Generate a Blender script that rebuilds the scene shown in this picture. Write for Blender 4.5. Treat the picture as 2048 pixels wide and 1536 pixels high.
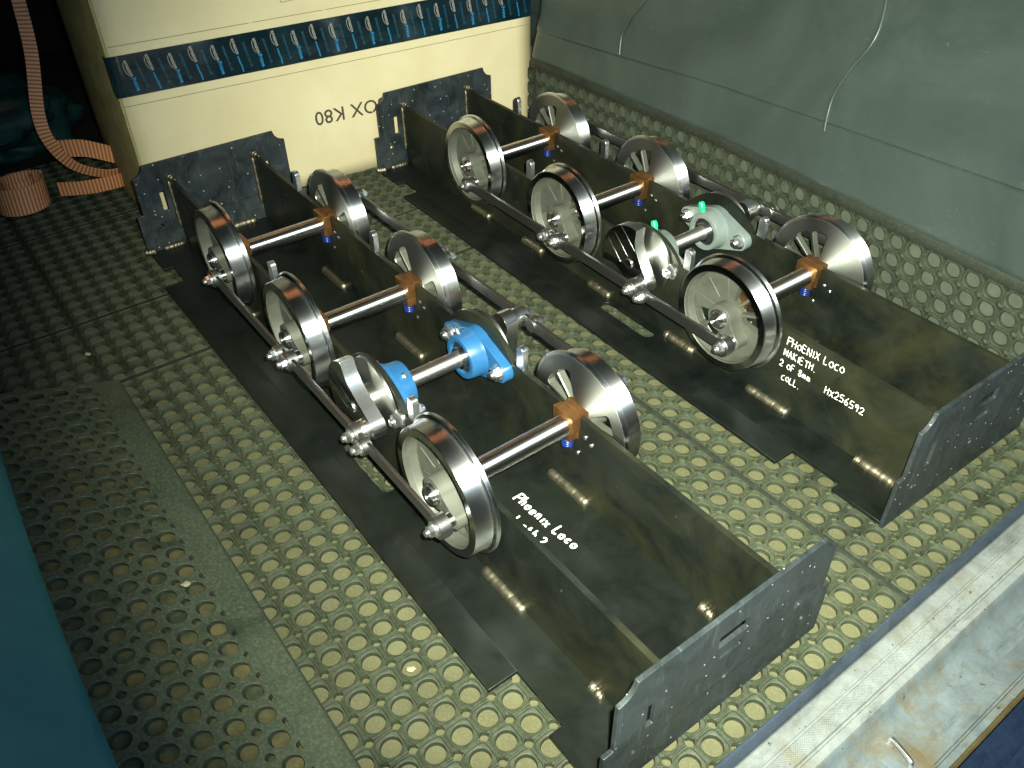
import bpy, bmesh, math, random
from math import sin, cos, pi, radians, hypot
from mathutils import Vector, Matrix
from mathutils.geometry import tessellate_polygon
random.seed(7)
for o in list(bpy.data.objects): bpy.data.objects.remove(o)
S = bpy.context.scene
COL = S.collection

# ------------------------------------------------------------------ camera
CAM = Vector((1.219554, -0.345910, 0.641504))
RGT = Vector((0.59940213, 0.80029533, -0.01563546))
UPV = Vector((-0.49648038, 0.38703211, 0.77698994))
FWD = Vector((-0.62787284, 0.45796673, -0.62931881))
cd = bpy.data.cameras.new('camera'); cam = bpy.data.objects.new('camera', cd); COL.objects.link(cam)
M = Matrix((RGT, UPV, -FWD)).transposed().to_4x4(); M.translation = CAM
cam.matrix_world = M
cd.sensor_width = 36; cd.lens = 1687.02 / 2048 * 36; cd.clip_start = .01; cd.clip_end = 50
S.camera = cam
# ------------------------------------------------------------------ world (dim van interior at dusk)
W = bpy.data.worlds.new('World'); S.world = W; W.use_nodes = True
W.node_tree.nodes['Background'].inputs[0].default_value = (.55, .95, .80, 1)
W.node_tree.nodes['Background'].inputs[1].default_value = .009
# ------------------------------------------------------------------ lamps
def aim(o, loc, tgt):
    o.location = loc; o.rotation_euler = (Vector(tgt) - Vector(loc)).to_track_quat('-Z', 'Y').to_euler()
def lamp(name, typ, loc, tgt, energy, col):
    l = bpy.data.lights.new(name, typ); l.energy = energy; l.color = col
    o = bpy.data.objects.new(name, l); COL.objects.link(o); aim(o, loc, tgt); return l
fl = lamp('phone_flash', 'SPOT', CAM + RGT * .022 + UPV * .022, (.64, .42, .02), 146, (.95, 1, .82))
fl.spot_size = radians(95); fl.spot_blend = 1.0; fl.shadow_soft_size = .006
dk = lamp('dusk_light', 'AREA', (1.85, -.02, 1.1), (.85, -.10, 0), 7.0, (.36, .66, 1)); dk.shape = 'RECTANGLE'; dk.size = 1.0; dk.size_y = .5
dm = lamp('dome_lamp', 'AREA', (-.05, .12, 1.15), (.3, .15, 0), .52, (1, .36, .13)); dm.shape = 'RECTANGLE'; dm.size = .10; dm.size_y = .3
vs = S.view_settings
vs.view_transform = 'Standard'; vs.look = 'None'; vs.exposure = .36; vs.gamma = 1; vs.use_curve_mapping = False

# ------------------------------------------------------------------ materials
MATS = {}
def material(name):
    m = bpy.data.materials.new(name); m.use_nodes = True; MATS[name] = m
    nt = m.node_tree; b = nt.nodes['Principled BSDF']
    return m, nt, b
def N(nt, typ, **kw):
    n = nt.nodes.new(typ)
    for k, v in kw.items():
        if k in n.inputs: n.inputs[k].default_value = v
        else: setattr(n, k, v)
    return n
def noise(nt, scale, detail=4, rough=.6, coord='Object', dist=0.0, stretch=None):
    tc = N(nt, 'ShaderNodeTexCoord'); src = tc.outputs[coord]
    if coord == 'World':
        pass
    if stretch:
        mp = N(nt, 'ShaderNodeMapping'); mp.inputs['Scale'].default_value = stretch
        nt.links.new(src, mp.inputs['Vector']); src = mp.outputs['Vector']
    n = N(nt, 'ShaderNodeTexNoise', Scale=scale, Detail=detail, Roughness=rough, Distortion=dist)
    nt.links.new(src, n.inputs['Vector']); return n.outputs['Fac']
def wnoise(nt, scale, detail=4, rough=.6, dist=0.0, stretch=None):
    g = N(nt, 'ShaderNodeNewGeometry'); src = g.outputs['Position']
    if stretch:
        mp = N(nt, 'ShaderNodeMapping'); mp.inputs['Scale'].default_value = stretch
        nt.links.new(src, mp.inputs['Vector']); src = mp.outputs['Vector']
    n = N(nt, 'ShaderNodeTexNoise', Scale=scale, Detail=detail, Roughness=rough, Distortion=dist)
    nt.links.new(src, n.inputs['Vector']); return n.outputs['Fac']
def ramp(nt, fac, stops, interp='LINEAR'):
    r = N(nt, 'ShaderNodeValToRGB'); e = r.color_ramp.elements; r.color_ramp.interpolation = interp
    while len(e) < len(stops): e.new(.5)
    for i, (p, c) in enumerate(stops):
        e[i].position = p; e[i].color = tuple(c) + (1,) if len(c) == 3 else c
    nt.links.new(fac, r.inputs['Fac']); return r.outputs['Color']
def mix(nt, fac, a, b, mode='MIX'):
    n = N(nt, 'ShaderNodeMix', data_type='RGBA', blend_type=mode)
    for sock, v in ((n.inputs[0], fac), (n.inputs[6], a), (n.inputs[7], b)):
        if isinstance(v, (int, float)): sock.default_value = v
        elif isinstance(v, tuple): sock.default_value = v + (1,) if len(v) == 3 else v
        else: nt.links.new(v, sock)
    return n.outputs[2]
def bump(nt, b, fac, strength, dist):
    n = N(nt, 'ShaderNodeBump', Strength=strength, Distance=dist)
    nt.links.new(fac, n.inputs['Height']); nt.links.new(n.outputs['Normal'], b.inputs['Normal'])
def setp(b, **kw):
    for k, v in kw.items():
        k = {'spec': 'Specular IOR Level', 'rough': 'Roughness', 'metal': 'Metallic', 'base': 'Base Color', 'aniso': 'Anisotropic'}.get(k, k)
        b.inputs[k].default_value = v + (1,) if isinstance(v, tuple) and len(v) == 3 else v
def simple(name, base, metal=0, rough=.5, spec=.5, nscale=0, var=.25, bstr=0, bdist=.0003):
    m, nt, b = material(name); setp(b, base=base, metal=metal, rough=rough, spec=spec)
    if nscale:
        f = wnoise(nt, nscale)
        lo = tuple(c * (1 - var) for c in base); hi = tuple(min(1, c * (1 + var)) for c in base)
        nt.links.new(ramp(nt, f, [(.3, lo), (.7, hi)]), b.inputs['Base Color'])
        nt.links.new(ramp(nt, f, [(.25, (rough * .75,) * 3), (.75, (min(1, rough * 1.3),) * 3)]), b.inputs['Roughness'])
        if bstr: bump(nt, b, wnoise(nt, nscale * 4), bstr, bdist)
    return m
# hot rolled plate with mill scale, oil and handling marks
def mill(name, dark, lite, brown, specks=0.0, rough=.42):
    m, nt, b = material(name)
    f1 = wnoise(nt, 22, 6, .65, .6); f2 = wnoise(nt, 7, 5, .6, 1.2); f3 = wnoise(nt, 160, 3, .6)
    c = ramp(nt, f1, [(.32, dark), (.7, lite)])
    c = mix(nt, ramp(nt, f2, [(.42, (0, 0, 0)), (.82, (1, 1, 1))]), c, brown)
    c = mix(nt, ramp(nt, f3, [(.55, (0, 0, 0)), (.8, (.45, .45, .45))]), c, lite)
    if specks:
        g = N(nt, 'ShaderNodeNewGeometry'); v = N(nt, 'ShaderNodeTexVoronoi', Scale=90.0)
        nt.links.new(g.outputs['Position'], v.inputs['Vector'])
        sp = ramp(nt, v.outputs['Distance'], [(.0, (1, 1, 1)), (.055, (1, 1, 1)), (.09, (0, 0, 0))])
        th = ramp(nt, wnoise(nt, 30, 2), [(.34, (0, 0, 0)), (.40, (1, 1, 1))])
        sp = mix(nt, 1.0, sp, th, 'MULTIPLY')
        c = mix(nt, sp, c, (specks, specks, specks * .95))
        sc = ramp(nt, wnoise(nt, 30, 6, .7, .5, (1, 6, 1)), [(.56, (0, 0, 0)), (.72, (1, 1, 1))])
        c = mix(nt, mix(nt, 1.0, sc, (.35, .35, .35), 'MULTIPLY'), c, (.17, .18, .20))
    nt.links.new(c, b.inputs['Base Color'])
    nt.links.new(ramp(nt, f1, [(.25, (rough * .75,) * 3), (.75, (rough * 1.35,) * 3)]), b.inputs['Roughness'])
    setp(b, metal=.45, spec=.5)
    bump(nt, b, wnoise(nt, 330, 3), .12, .0004)
    return m
mill('mill_scale', (.007, .0095, .0075), (.017, .022, .017), (.046, .046, .020), rough=.42)
mill('mill_base_dimmed', (.005, .007, .006), (.012, .016, .0135), (.015, .019, .013), rough=.38)  # base plate copy, darkened in colour for the dark interior it mirrors
mill('mill_scale_end', (.009, .015, .019), (.056, .070, .076), (.040, .044, .038), specks=.80, rough=.44)
def polished(name, base, rough, aniso=0, axis='Y', scr=0):
    m, nt, b = material(name); setp(b, base=base, metal=1, rough=rough)
    if aniso:
        t = N(nt, 'ShaderNodeTangent', direction_type='RADIAL', axis=axis)
        nt.links.new(t.outputs[0], b.inputs['Tangent']); setp(b, aniso=aniso); b.inputs['Anisotropic Rotation'].default_value = .25
    if not aniso and name in ('rod_steel', 'weld_metal'):
        f = wnoise(nt, 150, 4, .7)
        nt.links.new(ramp(nt, f, [(.3, (rough * .94,) * 3), (.75, (rough * 1.08,) * 3)]), b.inputs['Roughness'])
    return m
polished('turned_tread', (.90, .91, .94), .42, 1.0)
polished('turned_face', (.42, .43, .40), .48, .78)
polished('bright_steel', (.90, .89, .88), .42, 1.0)
polished('shaft_steel', (.62, .60, .58), .50, .8)
polished('mirror_face', (.42, .42, .40), .16)
polished('machined_steel', (.85, .85, .84), .27)
polished('rod_steel', (.22, .22, .21), .42)
polished('zinc', (.84, .85, .86), .30)
polished('weld_metal', (.25, .225, .16), .50)
m, nt, b = material('blasted_web'); setp(b, base=(.12, .12, .10), metal=.35, rough=.52)
nt.links.new(ramp(nt, wnoise(nt, 60, 4), [(.3, (.080, .085, .068)), (.7, (.118, .122, .098))]), b.inputs['Base Color'])
simple('bronze', (.28, .135, .052), .85, .34, nscale=60, var=.25)
simple('blue_paint', (.017, .088, .21), 0, .30, nscale=40, var=.12, bstr=.15)
simple('grey_paint', (.15, .18, .168), 0, .42, nscale=40, var=.10, bstr=.15)
simple('green_plastic', (.005, .75, .20), 0, .35)
simple('spring_blue', (.008, .022, .13), .2, .3)
simple('black_rubber', (.012, .012, .012), 0, .45)
simple('chip_cream', (.30, .27, .16), 0, .6)
simple('marker_white', (.92, .90, .80), 0, .55)
# rubber mat, dusty
def rubber(name, a, bcol, dust, sc=220):
    m, nt, b = material(name)
    c = ramp(nt, wnoise(nt, 9, 6, .65, .8), [(.3, a), (.7, bcol)])
    c = mix(nt, ramp(nt, wnoise(nt, sc, 5, .75), [(.45, (0, 0, 0)), (.75, (.8, .8, .8))]), c, dust)
    c = mix(nt, ramp(nt, wnoise(nt, 16, 4, .6, .4), [(.58, (0, 0, 0)), (.70, (.7, .7, .7))]), c, tuple(x * .55 for x in a))
    nt.links.new(c, b.inputs['Base Color']); setp(b, rough=.62, spec=.35)
    bump(nt, b, wnoise(nt, sc * 2.2, 3), .25, .0006)
rubber('rubber_ring', (.023, .029, .016), (.042, .050, .028), (.074, .082, .047))
rubber('rubber_back', (.026, .040, .024), (.056, .070, .042), (.13, .135, .09), 330)
rubber('rubber_ring_shaded', (.016, .021, .013), (.030, .037, .023), (.055, .062, .040))  # ring rubber again, with the upright strip's weaker light put into its colour
rubber('rubber_clean', (.020, .025, .014), (.034, .041, .023), (.04, .04, .026))
rubber('rubber_edge', (.012, .015, .010), (.022, .026, .017), (.04, .042, .03))
m, nt, b = material('floor_dust')
c = ramp(nt, wnoise(nt, 14, 5, .6), [(.3, (.070, .068, .031)), (.7, (.112, .106, .053))])
c = mix(nt, ramp(nt, wnoise(nt, 420, 3, .7), [(.5, (0, 0, 0)), (.7, (.55, .55, .55))]), c, (.15, .143, .08))
nt.links.new(c, b.inputs['Base Color']); setp(b, rough=.75, spec=.3); bump(nt, b, wnoise(nt, 500, 3), .3, .0006)
m, nt, b = material('ramp_dust')
c = ramp(nt, wnoise(nt, 34, 5, .65), [(.38, (.040, .048, .026)), (.62, (.125, .105, .042))])
nt.links.new(c, b.inputs['Base Color']); setp(b, rough=.75, spec=.3); bump(nt, b, wnoise(nt, 500, 3), .3, .0006)
m, nt, b = material('slope_dust')
c = ramp(nt, wnoise(nt, 24, 5, .65), [(.35, (.043, .053, .038)), (.65, (.068, .077, .056))])
nt.links.new(c, b.inputs['Base Color']); setp(b, rough=.75, spec=.3); bump(nt, b, wnoise(nt, 500, 3), .3, .0006)
# grey plastic van lining
m, nt, b = material('lining_grey')
c = ramp(nt, wnoise(nt, 5, 6, .65, .6), [(.3, (.020, .030, .027)), (.7, (.040, .054, .047))])
sc = ramp(nt, wnoise(nt, 26, 8, .75, 2.5, (1, 1, 2.2)), [(.62, (0, 0, 0)), (.76, (.6, .6, .6))])
c = mix(nt, sc, c, (.13, .155, .12))
nt.links.new(c, b.inputs['Base Color']); setp(b, rough=.38, spec=.5); bump(nt, b, wnoise(nt, 700, 2), .2, .0003)
m, nt, b = material('lining_blue')
c = ramp(nt, wnoise(nt, 5, 5, .6), [(.3, (.020, .15, .19)), (.7, (.075, .29, .27))])
sc = ramp(nt, wnoise(nt, 14, 8, .8, 1.5, (1, 8, 3)), [(.68, (0, 0, 0)), (.80, (.6, .6, .6))])
c = mix(nt, sc, c, (.35, .42, .42))
nt.links.new(c, b.inputs['Base Color']); setp(b, rough=.38, spec=.5); bump(nt, b, wnoise(nt, 600, 2), .2, .0003)
# sill plastics
def dirty(name, base, dirt, lo, hi, rough=.5, tread=False):
    m, nt, b = material(name)
    c = ramp(nt, wnoise(nt, 45, 6, .7), [(.3, tuple(x * .62 for x in base)), (.7, base)])
    c = mix(nt, ramp(nt, wnoise(nt, 17, 8, .75, .6), [(lo, (0, 0, 0)), (hi, (.85, .85, .85))]), c, dirt)
    c = mix(nt, ramp(nt, wnoise(nt, 60, 6, .75, .3, (1, .25, 1)), [(.54, (0, 0, 0)), (.70, (.75, .75, .75))]), c, tuple(x * .38 for x in base))
    c = mix(nt, ramp(nt, wnoise(nt, 170, 3, .6), [(.68, (0, 0, 0)), (.72, (.9, .9, .9))]), c, (.03, .03, .02))
    nt.links.new(c, b.inputs['Base Color']); setp(b, rough=rough, spec=.45)
    bump(nt, b, wnoise(nt, 300, 3), .3, .0008)
dirty('sill_grey', (.20, .215, .205), (.12, .105, .055), .50, .72)
dirty('sill_tray', (.13, .155, .16), (.105, .075, .03), .47, .66)
dirty('body_blue', (.012, .020, .042), (.06, .05, .03), .62, .8, .25)
dirty('edge_sky_tint', (.040, .055, .080), (.075, .075, .055), .58, .75, .4)  # mat edge: bluish reflection of the sky put into the base colour
dirty('seal_ochre', (.075, .055, .02), (.12, .09, .04), .5, .7)
# cardboard
m, nt, b = material('cardboard')
c = ramp(nt, wnoise(nt, 8, 5, .6), [(.3, (.58, .49, .29)), (.7, (.66, .57, .36))])
c = mix(nt, ramp(nt, wnoise(nt, 260, 3, .7), [(.5, (0, 0, 0)), (.8, (.25, .25, .25))]), c, (.60, .48, .27))
wv = N(nt, 'ShaderNodeTexWave', Scale=34.0); wv.bands_direction = 'Y'
g = N(nt, 'ShaderNodeNewGeometry'); nt.links.new(g.outputs['Position'], wv.inputs['Vector'])
nt.links.new(c, b.inputs['Base Color']); setp(b, rough=.72, spec=.25); bump(nt, b, wv.outputs['Fac'], .10, .0005)
simple('card_side', (.34, .29, .12), 0, .8, nscale=40, var=.2)
simple('card_edge', (.46, .36, .17), 0, .8, nscale=60)
simple('card_ink', (.055, .045, .03), 0, .6)
simple('card_line', (.20, .15, .08), 0, .7)
simple('tape_black', (.004, .015, .022), 0, .16, nscale=25, var=.4)
simple('tape_white', (.36, .33, .29), 0, .35)
simple('tape_blue', (.02, .22, .45), 0, .35)
simple('tape_dim', (.015, .07, .11), 0, .35)
# woven orange strap, ribs across
m, nt, b = material('strap_weave')
tc = N(nt, 'ShaderNodeTexCoord'); wv = N(nt, 'ShaderNodeTexWave', Scale=1.0); wv.bands_direction = 'X'
mp = N(nt, 'ShaderNodeMapping'); mp.inputs['Scale'].default_value = (21, 1, 1)
nt.links.new(tc.outputs['UV'], mp.inputs['Vector']); nt.links.new(mp.outputs['Vector'], wv.inputs['Vector'])
c = ramp(nt, wv.outputs['Fac'], [(.15, (.40, .12, .035)), (.8, (.74, .36, .18))])
nt.links.new(c, b.inputs['Base Color']); setp(b, rough=.55, spec=.35); bump(nt, b, wv.outputs['Fac'], .4, .0009)
simple('unlit_black', (.003, .004, .004), 0, .9, nscale=12, var=.4)  # near-black colour standing in for the darkness beyond the load
simple('teal_cloth', (.008, .050, .045), 0, .55, nscale=14, var=.6)

# ------------------------------------------------------------------ geometry helpers
def finish(name, bm, mat, angle=35, smooth=True):
    me = bpy.data.meshes.new(name); bm.to_mesh(me); bm.free()
    me.materials.append(MATS[mat])
    if smooth:
        me.polygons.foreach_set('use_smooth', [True] * len(me.polygons)); me.set_sharp_from_angle(angle=radians(angle))
    return me
def obj(name, me, parent=None, loc=(0, 0, 0), rot=(0, 0, 0), bev=0):
    o = bpy.data.objects.new(name, me); COL.objects.link(o)
    o.location = loc; o.rotation_euler = rot
    if parent is not None: o.parent = parent
    if bev:
        md = o.modifiers.new('bevel', 'BEVEL'); md.width = bev; md.segments = 2; md.limit_method = 'ANGLE'; md.angle_limit = radians(50)
        md.harden_normals = False
    return o
def empty(name, loc=(0, 0, 0), rot=(0, 0, 0)):
    o = bpy.data.objects.new(name, None); COL.objects.link(o); o.location = loc; o.rotation_euler = rot; o.empty_display_size = .05
    return o
def tag(o, label, cat, group=None):
    o['label'] = label; o['category'] = cat
    if group: o['group'] = group
    return o
def struct(o): o['kind'] = 'structure'; return o
def box(bm, x0, x1, y0, y1, z0, z1, bev=0):
    r = bmesh.ops.create_cube(bm, size=1)['verts']
    for v in r: v.co = Vector(((x0 + x1) / 2 + v.co.x * (x1 - x0), (y0 + y1) / 2 + v.co.y * (y1 - y0), (z0 + z1) / 2 + v.co.z * (z1 - z0)))
    if bev:
        es = list({e for v in r for e in v.link_edges})
        bmesh.ops.bevel(bm, geom=es, offset=bev, segments=2, affect='EDGES', profile=.6)
def prism(bm, polys, h0, h1, ax):
    """polys: outer + holes as 2D lists; extruded along axis ax ('x': 2D=(y,z), 'y': (x,z), 'z': (x,y))"""
    def P(q, h):
        a, b_ = q
        return {'x': (h, a, b_), 'y': (a, h, b_), 'z': (a, b_, h)}[ax]
    flat = [q for pl in polys for q in pl]
    tris = tessellate_polygon([[Vector((a, b_, 0)) for a, b_ in pl] for pl in polys])
    lo = [bm.verts.new(P(q, h0)) for q in flat]; hi = [bm.verts.new(P(q, h1)) for q in flat]
    fs = []
    for t in tris:
        if len(set(t)) < 3: continue
        fs.append(bm.faces.new([hi[i] for i in t])); fs.append(bm.faces.new([lo[i] for i in reversed(t)]))
    k = 0
    for pl in polys:
        n = len(pl)
        for i in range(n):
            a, b_ = k + i, k + (i + 1) % n
            fs.append(bm.faces.new((lo[a], lo[b_], hi[b_], hi[a])))
        k += n
    bmesh.ops.recalc_face_normals(bm, faces=fs)
def lathe(bm, prof, n=48, ax='y', c=(0, 0, 0), closed=False):
    """prof: list of (r, h) ; revolve about axis"""
    rings = []
    for r, h in prof:
        ring = []
        for i in range(n):
            a = 2 * pi * i / n
            q = {'y': (r * cos(a), h, r * sin(a)), 'z': (r * cos(a), r * sin(a), h), 'x': (h, r * cos(a), r * sin(a))}[ax]
            ring.append(bm.verts.new((c[0] + q[0], c[1] + q[1], c[2] + q[2])))
        rings.append(ring)
    fs = []
    m_ = len(rings)
    for j in range(m_ if closed else m_ - 1):
        A, B = rings[j], rings[(j + 1) % m_]
        for i in range(n): fs.append(bm.faces.new((A[i], A[(i + 1) % n], B[(i + 1) % n], B[i])))
    if not closed:
        fs.append(bm.faces.new(rings[0])); fs.append(bm.faces.new(list(reversed(rings[-1]))))
    bmesh.ops.recalc_face_normals(bm, faces=fs)
def tube(bm, pts, r, n=8, flat=1.0, up=None):
    pts = [Vector(p) for p in pts]; rings = []
    u = None
    for i, p in enumerate(pts):
        d = (pts[min(i + 1, len(pts) - 1)] - pts[max(i - 1, 0)]); d = d.normalized() if d.length > 1e-9 else Vector((1, 0, 0))
        if up is not None: w = Vector(up); a = d.cross(w).normalized(); b_ = w.normalized()
        else:
            if u is None: u = Vector((0, 0, 1)) if abs(d.z) < .9 else Vector((1, 0, 0))
            a = d.cross(u).normalized(); b_ = a.cross(d).normalized(); u = b_
        rr = r[i] if isinstance(r, (list, tuple)) else r
        rings.append([bm.verts.new(p + a * rr * cos(2 * pi * k / n) + b_ * rr * flat * sin(2 * pi * k / n)) for k in range(n)])
    fs = []
    for A, B in zip(rings, rings[1:]):
        for k in range(n): fs.append(bm.faces.new((A[k], A[(k + 1) % n], B[(k + 1) % n], B[k])))
    fs.append(bm.faces.new(rings[0])); fs.append(bm.faces.new(list(reversed(rings[-1]))))
    bmesh.ops.recalc_face_normals(bm, faces=fs)
def arc(cx, cy, r, a0, a1, n):
    return [(cx + r * cos(radians(a0 + (a1 - a0) * i / n)), cy + r * sin(radians(a0 + (a1 - a0) * i / n))) for i in range(n + 1)]
def circ(cx, cy, r, n=16): return [(cx + r * cos(2 * pi * i / n), cy + r * sin(2 * pi * i / n)) for i in range(n)]
def stadium(x0, x1, y0, y1):
    r = (y1 - y0) / 2; c = (y0 + y1) / 2
    return arc(x1 - r, c, r, -90, 90, 8) + arc(x0 + r, c, r, 90, 270, 8)
def rect(x0, x1, y0, y1): return [(x0, y0), (x1, y0), (x1, y1), (x0, y1)]

# ================================================================== SETTING
# --- pale dusty van floor under the mats
bm = bmesh.new(); box(bm, -.46, 1.049, -.62, .66, -.03, -.0072)
struct(obj('van_floor', finish('van_floor', bm, 'floor_dust')))
bm = bmesh.new(); box(bm, -1.2, -.4602, -.9, .9, -.03, -.004)  # near-black sheet added so the floor behind the carton falls dark
struct(obj('dark_floor_sheet', finish('dark_floor_sheet', bm, 'unlit_black')))
# --- kick panel behind the upturned edge of the mat
def y0(x):
    if x < .03: return .578 + min(.075, (.03 - x) * .95)
    return .578 if x < .45 else .578 - .08 * (x - .45)
bm = bmesh.new(); prev = None
for i in range(120):
    x = -.75 + i * (1.047 + .75) / 119
    row = [bm.verts.new((x, y0(x) + dy, z)) for dy, z in ((.0075, -.02), (.0075, .1475), (.03, .1475), (.03, -.02))]
    if prev:
        for k in range(3): bm.faces.new((prev[k], row[k], row[k + 1], prev[k + 1]))
    prev = row
bmesh.ops.recalc_face_normals(bm, faces=bm.faces)
struct(obj('kick_panel', finish('kick_panel', bm, 'slope_dust')))
# --- ramp under the left-hand mat
S2 = radians(18)
bm = bmesh.new(); prev = None
for x in (.292, 1.047):
    row = [bm.verts.new((x, -.262, -.0008)), bm.verts.new((x, -.262 - .22 * cos(S2), .22 * sin(S2) - .0022)), bm.verts.new((x, -.262 - .22 * cos(S2), -.03)), bm.verts.new((x, -.262, -.03))]
    if prev:
        for k in range(4): bm.faces.new((prev[k], row[k], row[(k + 1) % 4], prev[(k + 1) % 4]))
    bm.faces.new(row if not prev else list(reversed(row))); prev = row
bmesh.ops.recalc_face_normals(bm, faces=bm.faces)
struct(obj('floor_ramp', finish('floor_ramp', bm, 'ramp_dust')))

# --- grey lining (far side wall)
prof = [(.014, .138), (.004, .1500), (.000, .1545), (.001, .160), (.006, .185), (.011, .207), (.0120, .2105), (.0103, .2125), (.013, .220), (.018, .245), (.020, .27), (.030, .31), (.052, .36), (.075, .42), (.098, .50), (.125, .62), (.16, .80)]
def rise(x, z): return (x - .3) * .048 * max(0, min(1, (z - .165) / .04))      # the moulded step climbs towards the tailgate
def wave(x, z): return (.004 * sin(x * 5) + .003 * sin(x * 11 + 1)) * min(1, max(0, (z - .22) / .10)) + max(0, z - .26) * .05 * sin(x * 3.2 + 1.2)
bm = bmesh.new(); prev = None
for i in range(160):
    x = -.75 + i * (1.062 + .75) / 159
    row = [bm.verts.new((x, y0(x) + a + wave(x, z), z + rise(x, z))) for a, z in prof]
    if prev:
        for k in range(len(prof) - 1): bm.faces.new((prev[k], row[k], row[k + 1], prev[k + 1]))
    prev = row
bmesh.ops.recalc_face_normals(bm, faces=bm.faces)
wr = struct(obj('wall_right', finish('wall_right', bm, 'lining_grey', 60)))
md = wr.modifiers.new('solid', 'SOLIDIFY'); md.thickness = .004; md.offset = 1
def wall_y(x, zz):
    z = zz - rise(x, zz)
    for (a0, z0), (a1, z1) in zip(prof, prof[1:]):
        if z0 <= z <= z1: return y0(x) + a0 + (a1 - a0) * (z - z0) / (z1 - z0) + wave(x, z)
    return y0(x) + .2
def spline(P, n=8):
    P = [Vector(p) for p in P]; out = []
    for i in range(len(P) - 1):
        a, b_, c_, d = P[max(i - 1, 0)], P[i], P[i + 1], P[min(i + 2, len(P) - 1)]
        for k in range(n):
            t = k / n
            out.append(.5 * ((2 * b_) + (c_ - a) * t + (2 * a - 5 * b_ + 4 * c_ - d) * t * t + (3 * b_ - a - 3 * c_ + d) * t ** 3))
    out.append(P[-1]); return out
def on_wall(u, v):
    """where the sight line through photo pixel (u, v) meets the lining: gives the seam's real place on the panel"""
    d = FWD + RGT * ((u - 1024) / 1687.02) - UPV * ((v - 768) / 1687.02)
    t = .5
    for _ in range(4000):
        p = CAM + d * t
        if p.y > wall_y(p.x, p.z) - .0015: return p
        t += .0005
    return CAM + d * t
for path in ([(1775, -40), (1773, 0), (1758, 60), (1735, 100), (1700, 140), (1668, 190), (1654, 235), (1649, 262)], [(1300, -30), (1290, 0), (1262, 35), (1244, 70), (1239, 110)]):
    bm = bmesh.new(); tube(bm, spline([on_wall(*q) for q in path], 6), .0023, 8)
    obj('moulded_seam', finish('moulded_seam', bm, 'lining_grey', 60), wr)

# --- blue lining (near left)
bm = bmesh.new(); prev = None
profL = [(-.400, .02), (-.403, .055), (-.409, .064), (-.425, .085), (-.455, .13), (-.49, .20), (-.53, .30), (-.56, .42)]
for i in range(30):
    x = .0 + i * 1.15 / 29
    row = [bm.verts.new((x, y + .004 * sin(x * 7), z)) for y, z in profL]
    if prev:
        for k in range(len(profL) - 1): bm.faces.new((prev[k], prev[k + 1], row[k + 1], row[k]))
    prev = row
bmesh.ops.recalc_face_normals(bm, faces=bm.faces)
wl = struct(obj('wall_left', finish('wall_left', bm, 'lining_blue', 60)))
wl.modifiers.new('solid', 'SOLIDIFY').thickness = .004
# --- near-black sheet added so the far end of the load space reads black
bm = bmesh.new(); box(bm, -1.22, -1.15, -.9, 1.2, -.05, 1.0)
struct(obj('dark_back_sheet', finish('dark_back_sheet', bm, 'unlit_black')))

# --- tailgate sill
def extrude_y(name, prof, ya, yb, mat, n=50, f=None, solid=.003):
    bm = bmesh.new(); prev = None
    for i in range(n):
        y = ya + (yb - ya) * i / (n - 1)
        row = [bm.verts.new((f(x, z, y) if f else (x, y, z))) for x, z in prof]
        if prev:
            for k in range(len(prof) - 1): bm.faces.new((prev[k], row[k], row[k + 1], prev[k + 1]))
        prev = row
    bmesh.ops.recalc_face_normals(bm, faces=bm.faces)
    return finish(name, bm, mat, 40)
sill = struct(obj('sill', extrude_y('sill', [(1.0445, -.030), (1.0555, -.0165), (1.0585, -.0112), (1.0600, -.0100), (1.0705, -.0098), (1.0715, -.0112), (1.0728, -.0114), (1.0735, -.0100), (1.0862, -.0098), (1.0872, -.0125), (1.0888, -.0128), (1.0898, -.0100), (1.0945, -.0098), (1.0975, -.0115)], -.40, .70, 'sill_grey')))
# raised diamond tread on the sill: small pyramids
bm = bmesh.new(); nd = 0
yy = -.06
row = 0
while yy < .50:
    for k in range(7):
        x = 1.0745 + k * .00195 + (row % 2) * .00097
        if x > 1.0858: continue
        a = .0009; v = [bm.verts.new((x - a, yy, -.0099)), bm.verts.new((x, yy - a * 1.15, -.0099)), bm.verts.new((x + a, yy, -.0099)), bm.verts.new((x, yy + a * 1.15, -.0099)), bm.verts.new((x, yy, -.0092))]
        for i in range(4): bm.faces.new((v[i], v[(i + 1) % 4], v[4]))
    yy += .00115; row += 1
o = obj('tread_studs', finish('tread_studs', bm, 'sill_grey', smooth=False), sill); o['kind'] = 'stuff'
def tf(x, z, y):
    k = 1 / (1 + math.exp(-(y - .245) / .012))      # the moulding swells round the latch pocket
    w = max(0, min(1, (x - 1.098) / .03)) * max(0, 1 - max(0, x - 1.13) / .02)
    return (x, y, z - .010 * k * w + .0025 * sin(y * 40) * w * .3)
struct(obj('bumper_tray', extrude_y('bumper_tray', [(1.0965, -.0105), (1.0985, -.0120), (1.1010, -.0175), (1.1060, -.0235), (1.1130, -.0265), (1.1300, -.0275), (1.1450, -.0265), (1.1490, -.0262), (1.1500, -.0285), (1.1512, -.0285), (1.1522, -.0260), (1.1580, -.0250)], -.40, .70, 'sill_tray', 80, tf)))
struct(obj('bumper_seal', extrude_y('bumper_seal', [(1.1580, -.0265), (1.1585, -.0232), (1.1605, -.0225), (1.1620, -.0240)], -.40, .70, 'seal_ochre')))
struct(obj('bumper', extrude_y('bumper', [(1.1615, -.030), (1.1630, -.0245), (1.170, -.024), (1.180, -.027), (1.184, -.031), (1.188, -.030), (1.21, -.034), (1.26, -.055), (1.29, -.10)], -.40, .70, 'body_blue')))

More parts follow.
